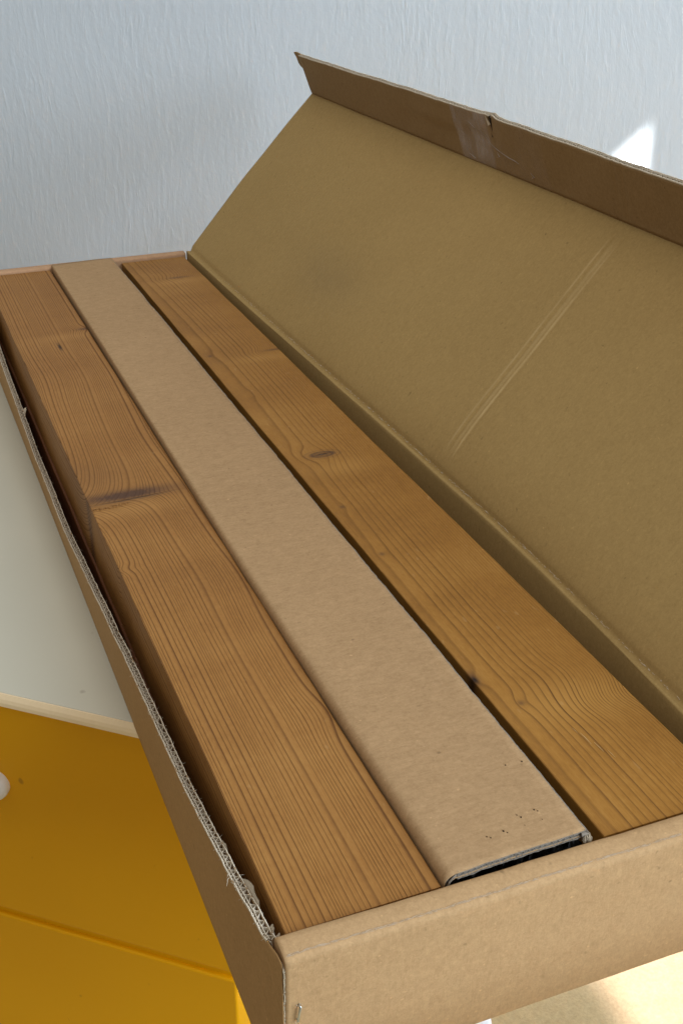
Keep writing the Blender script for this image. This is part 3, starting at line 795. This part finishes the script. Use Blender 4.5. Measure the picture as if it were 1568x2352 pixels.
# near cut end with two rows of flutes
def PS(t, a, d):
    x = 0.0990 + t; y = SO
    xl, xr = sinterp(y, sxl), sinterp(y, sxr)
    k = min(1, max(0, (x - xl - R) / (xr - xl - R)))
    z = 0.0030 + 0.0008 * k + 0.0004 * math.sin(k * 5 + y * 9)
    ye = y + (0.0004 + 0.0030 * (x - 0.09) / 0.09 + 0.0003 * se2(x * 3)) * (1 - y / 0.02)
    return (x, ye + d - 0.0002, z - a)
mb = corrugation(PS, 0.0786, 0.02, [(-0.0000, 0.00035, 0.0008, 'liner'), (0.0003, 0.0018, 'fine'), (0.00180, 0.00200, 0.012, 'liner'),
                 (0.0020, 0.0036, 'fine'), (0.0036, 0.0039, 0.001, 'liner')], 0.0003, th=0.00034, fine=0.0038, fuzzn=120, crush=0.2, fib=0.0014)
# rounded corner of the same end
for k in range(26):
    t = math.radians(90 - k * 4.2); r0 = R * 0.98
    for rr in (R - 0.0003, R - 0.0016, R - 0.0030):
        c = Vector((0.0915 + R, SO + 0.0014, 0.003 - R)); p = c + Vector((-math.cos(math.pi / 2 - (math.pi / 2 - t)) * rr, 0, math.sin(t) * rr))
        mb.tube([p, p + Vector((0, 0.004, 0))], 0.00028, 4)
mb.tube([(0.0985, 0.003, 0.0022), (0.0965, 0.0025, 0.0012), (0.0945, 0.0025, -0.001), (0.0935, 0.0025, -0.004)], 0.0006, 5)
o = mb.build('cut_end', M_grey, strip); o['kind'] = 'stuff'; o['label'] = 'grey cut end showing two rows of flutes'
def PSR(t, a, d):
    y = 0.003 + t
    xr = sinterp(y, sxr) + 0.0004 * se(y) + 0.00025 * se2(y)
    z = 0.0038 + 0.0005 * se(y * 0.3 + 4) + 0.0004 * math.sin(5 + y * 9)
    return (xr - d + 0.0003, y, z - a)
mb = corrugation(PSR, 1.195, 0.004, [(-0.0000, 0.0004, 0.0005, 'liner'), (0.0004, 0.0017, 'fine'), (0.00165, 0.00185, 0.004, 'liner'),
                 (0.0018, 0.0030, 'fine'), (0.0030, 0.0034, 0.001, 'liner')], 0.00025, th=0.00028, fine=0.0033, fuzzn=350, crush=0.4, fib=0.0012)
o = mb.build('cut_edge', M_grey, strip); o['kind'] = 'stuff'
# frayed fibres hanging from the right corner
mb = MB()
for k in range(34):
    x = 0.1768 + rnd.uniform(-0.002, 0.003); y = 0.004 + rnd.uniform(-0.0012, 0.001)
    z = 0.002
    mb.tube([(x, y, z), (x + rnd.uniform(-.001, .003), y - 0.001 + rnd.uniform(-.001, .001), z - 0.004), (x + rnd.uniform(-.001, .005), y - 0.001 + rnd.uniform(-.001, .001), z - 0.009)], [0.00018, 0.00014, 0.0001], 3)
o = mb.build('frayed_fibre', M_core, strip); o['kind'] = 'stuff'
# pin holes: flat dark discs as their painted shade, with raised rims
holes = [(0.1631, 0.0684), (0.1734, 0.0676), (0.1486, 0.0290), (0.1499, 0.0268), (0.1596, 0.0294), (0.1610, 0.0278), (0.1487, 0.0204), (0.1252, 0.0201), (0.1268, 0.0186), (0.1356, 0.0206), (0.1371, 0.0188), (0.1600, 0.0210)]
mh, mr = MB(), MB()
for i, (hx, hy) in enumerate(holes):
    r = (0.00045 + 0.00012 * math.sin(i * 2.3)) if i not in (6, 11) else 0.00025
    xl = 0.0915 + R; k = (hx - xl) / (0.1776 - xl)
    # height of the sheet here
    z = stripp(hy, len(sec) + min(len(ku) - 1, int(round((k - 0.02) / 0.98 * 15))))[2] + 0.0001
    pts = [(hx + math.cos(t) * r * 0.9, hy + math.sin(t) * r * 1.2, z) for t in lin(0, 2 * math.pi, 11)[:-1]]
    n = len(mh.v); mh.v += pts; mh.f.append(tuple(range(n, n + 10)))
    arc = [(hx + math.cos(t) * r * 1.2, hy + math.sin(t) * r * 1.5, z + 0.00012) for t in lin(-0.3, 2.4, 7)]
    mr.tube(arc, [0.00003, 0.00018, 0.00026, 0.0002, 0.00028, 0.00016, 0.00003], 4)
o = mh.build('pin_hole_shade', M_hole_shade, strip); o['kind'] = 'stuff'
o = mr.build('hole_rim', M_strip, strip); o['kind'] = 'stuff'
# black film under the strip
mb = MB()
fz1 = smooth_noise(95, 0.006); fz2 = smooth_noise(96, 0.0025)
grid(mb, lambda x, y: (x, y, -0.016 + 0.003 * fz1(x + y * 0.7) + 0.0012 * fz2(x * 1.3 - y)), lin(0.0955, 0.182, 50), lin(0.0035, 0.10, 50))
film = mb.build('plastic_film', M_black, loc=(0.14, 0.04, -0.02), smooth=False)
tag(film, 'glossy black plastic film glinting beneath the near end of the cardboard strip', 'film')
mb = MB()
mb.tube([(0.1374, 0.0030, -0.0045), (0.1380, 0.0036, -0.0032), (0.1392, 0.0046, -0.0018)], [0.00025, 0.0004, 0.0002], 5)
mb.tube([(0.1356, 0.0030, -0.0046), (0.1366, 0.0034, -0.0042)], [0.0003, 0.0003], 5)
mb.build('film_fold', M_black, film)

# ================================================================= drawer cabinet
yaw = math.atan2(CU.y, CU.x)
cab = empty('drawer_cabinet', (CA.x, CA.y, -0.86), yaw)      # local x along the front, local y into the depth
tag(cab, 'yellow drawer cabinet with a white top carrying the cardboard box', 'cabinet')
def cpart(mb, name, mat, parent=cab, smooth=False):
    o = mb.build(name, mat, None, smooth=smooth); o.parent = parent; return o
ZT = 0.86 - 0.107
mb = MB(); box(mb, -0.72, 0.200, 0.0006, 0.62, ZT - 0.0112, ZT, 0.0012)
top = cpart(mb, 'top_board', M_white)
mb = MB()
lipp = [(0.0004, ZT - 0.0004), (-0.0006, ZT - 0.0004), (-0.0030, ZT - 0.0040), (-0.0040, ZT - 0.0070), (-0.0040, ZT - 0.0105), (0.0004, ZT - 0.0105)]
nl0 = len(mb.v)
for x_ in (-0.7215, 0.2015): mb.v += [(x_, a_, b_) for a_, b_ in lipp]
for k_ in range(6): mb.f.append((k_, (k_ + 1) % 6, 6 + (k_ + 1) % 6, 6 + k_))
mb.f += [tuple(range(6)), tuple(range(6, 12))]
cpart(mb, 'edging', M_lip, top)
mb = MB(); box(mb, -0.715, 0.189, 0.0065, 0.615, 0.06, ZT - 0.012, 0.002)
cpart(mb, 'cabinet_body', M_yellow)
# drawers: two fronts in view, one more below
zs = [(ZT - 0.0120, 0.86 - 0.3560), (0.86 - 0.3650, 0.07)]
for i, (zt, zb) in enumerate(zs):
    mb = MB(); box(mb, -0.712, 0.1905, 0.0020, 0.0200, zb, zt, 0.0022)
    d = cpart(mb, 'drawer_front', M_yellow)
    if i < 2:
        kz = 0.86 - 0.2055 if i == 0 else (zt + zb) / 2
        mb = MB(); P_ = []
        prof_ = [(0.0, -0.0095), (0.007, -0.0092), (0.0115, -0.0078), (0.0138, -0.0050), (0.0142, -0.0020), (0.0136, 0.0015), (0.0136, 0.004)]
        kx = -0.0205
        N = 32
        for (r, yy) in prof_:
            for k in range(N): t = 2 * math.pi * k / N; mb.v.append((kx + r * math.cos(t), yy, kz + r * math.sin(t)))
        for a in range(len(prof_) - 1):
            for k in range(N): k2 = (k + 1) % N; mb.f.append((a * N + k, a * N + k2, (a + 1) * N + k2, (a + 1) * N + k))
        o_ = cpart(mb, 'knob', M_knob, d, True)
mb = MB(); box(mb, -0.70, 0.18, 0.04, 0.60, 0.0, 0.058)
cpart(mb, 'plinth', M_yellow)

# ================================================================= white stool under the near end
st = empty('white_stool', (0, 0, -0.86))
tag(st, 'round white stool just peeping out below the front of the cardboard box', 'stool')
sx0, sy0, sz0, sr = 0.183, 0.2555, 0.42, 0.09
st.location = (sx0, sy0, -0.86)
mb = MB(); N = 64
pr = [(0.0, sz0), (sr - 0.012, sz0), (sr - 0.004, sz0 - 0.001), (sr, sz0 - 0.006), (sr - 0.001, sz0 - 0.022), (sr - 0.02, sz0 - 0.026), (0.0, sz0 - 0.026)]
for (r, z) in pr:
    for k in range(N): t = 2 * math.pi * k / N; mb.v.append((r * math.cos(t), r * math.sin(t), z))
for a in range(len(pr) - 1):
    for k in range(N): k2 = (k + 1) % N; mb.f.append((a * N + k, a * N + k2, (a + 1) * N + k2, (a + 1) * N + k))
o = mb.build('seat', M_knob, None, smooth=True, weld=True); o.parent = st
for k in range(3):
    t = 0.5 + k * 2 * math.pi / 3; mb = MB()
    mb.tube([(0.05 * math.cos(t), 0.05 * math.sin(t), sz0 - 0.026), (0.075 * math.cos(t), 0.075 * math.sin(t), 0.0)], [0.013, 0.010], 14)
    o = mb.build('leg', M_knob, None, smooth=True); o.parent = st
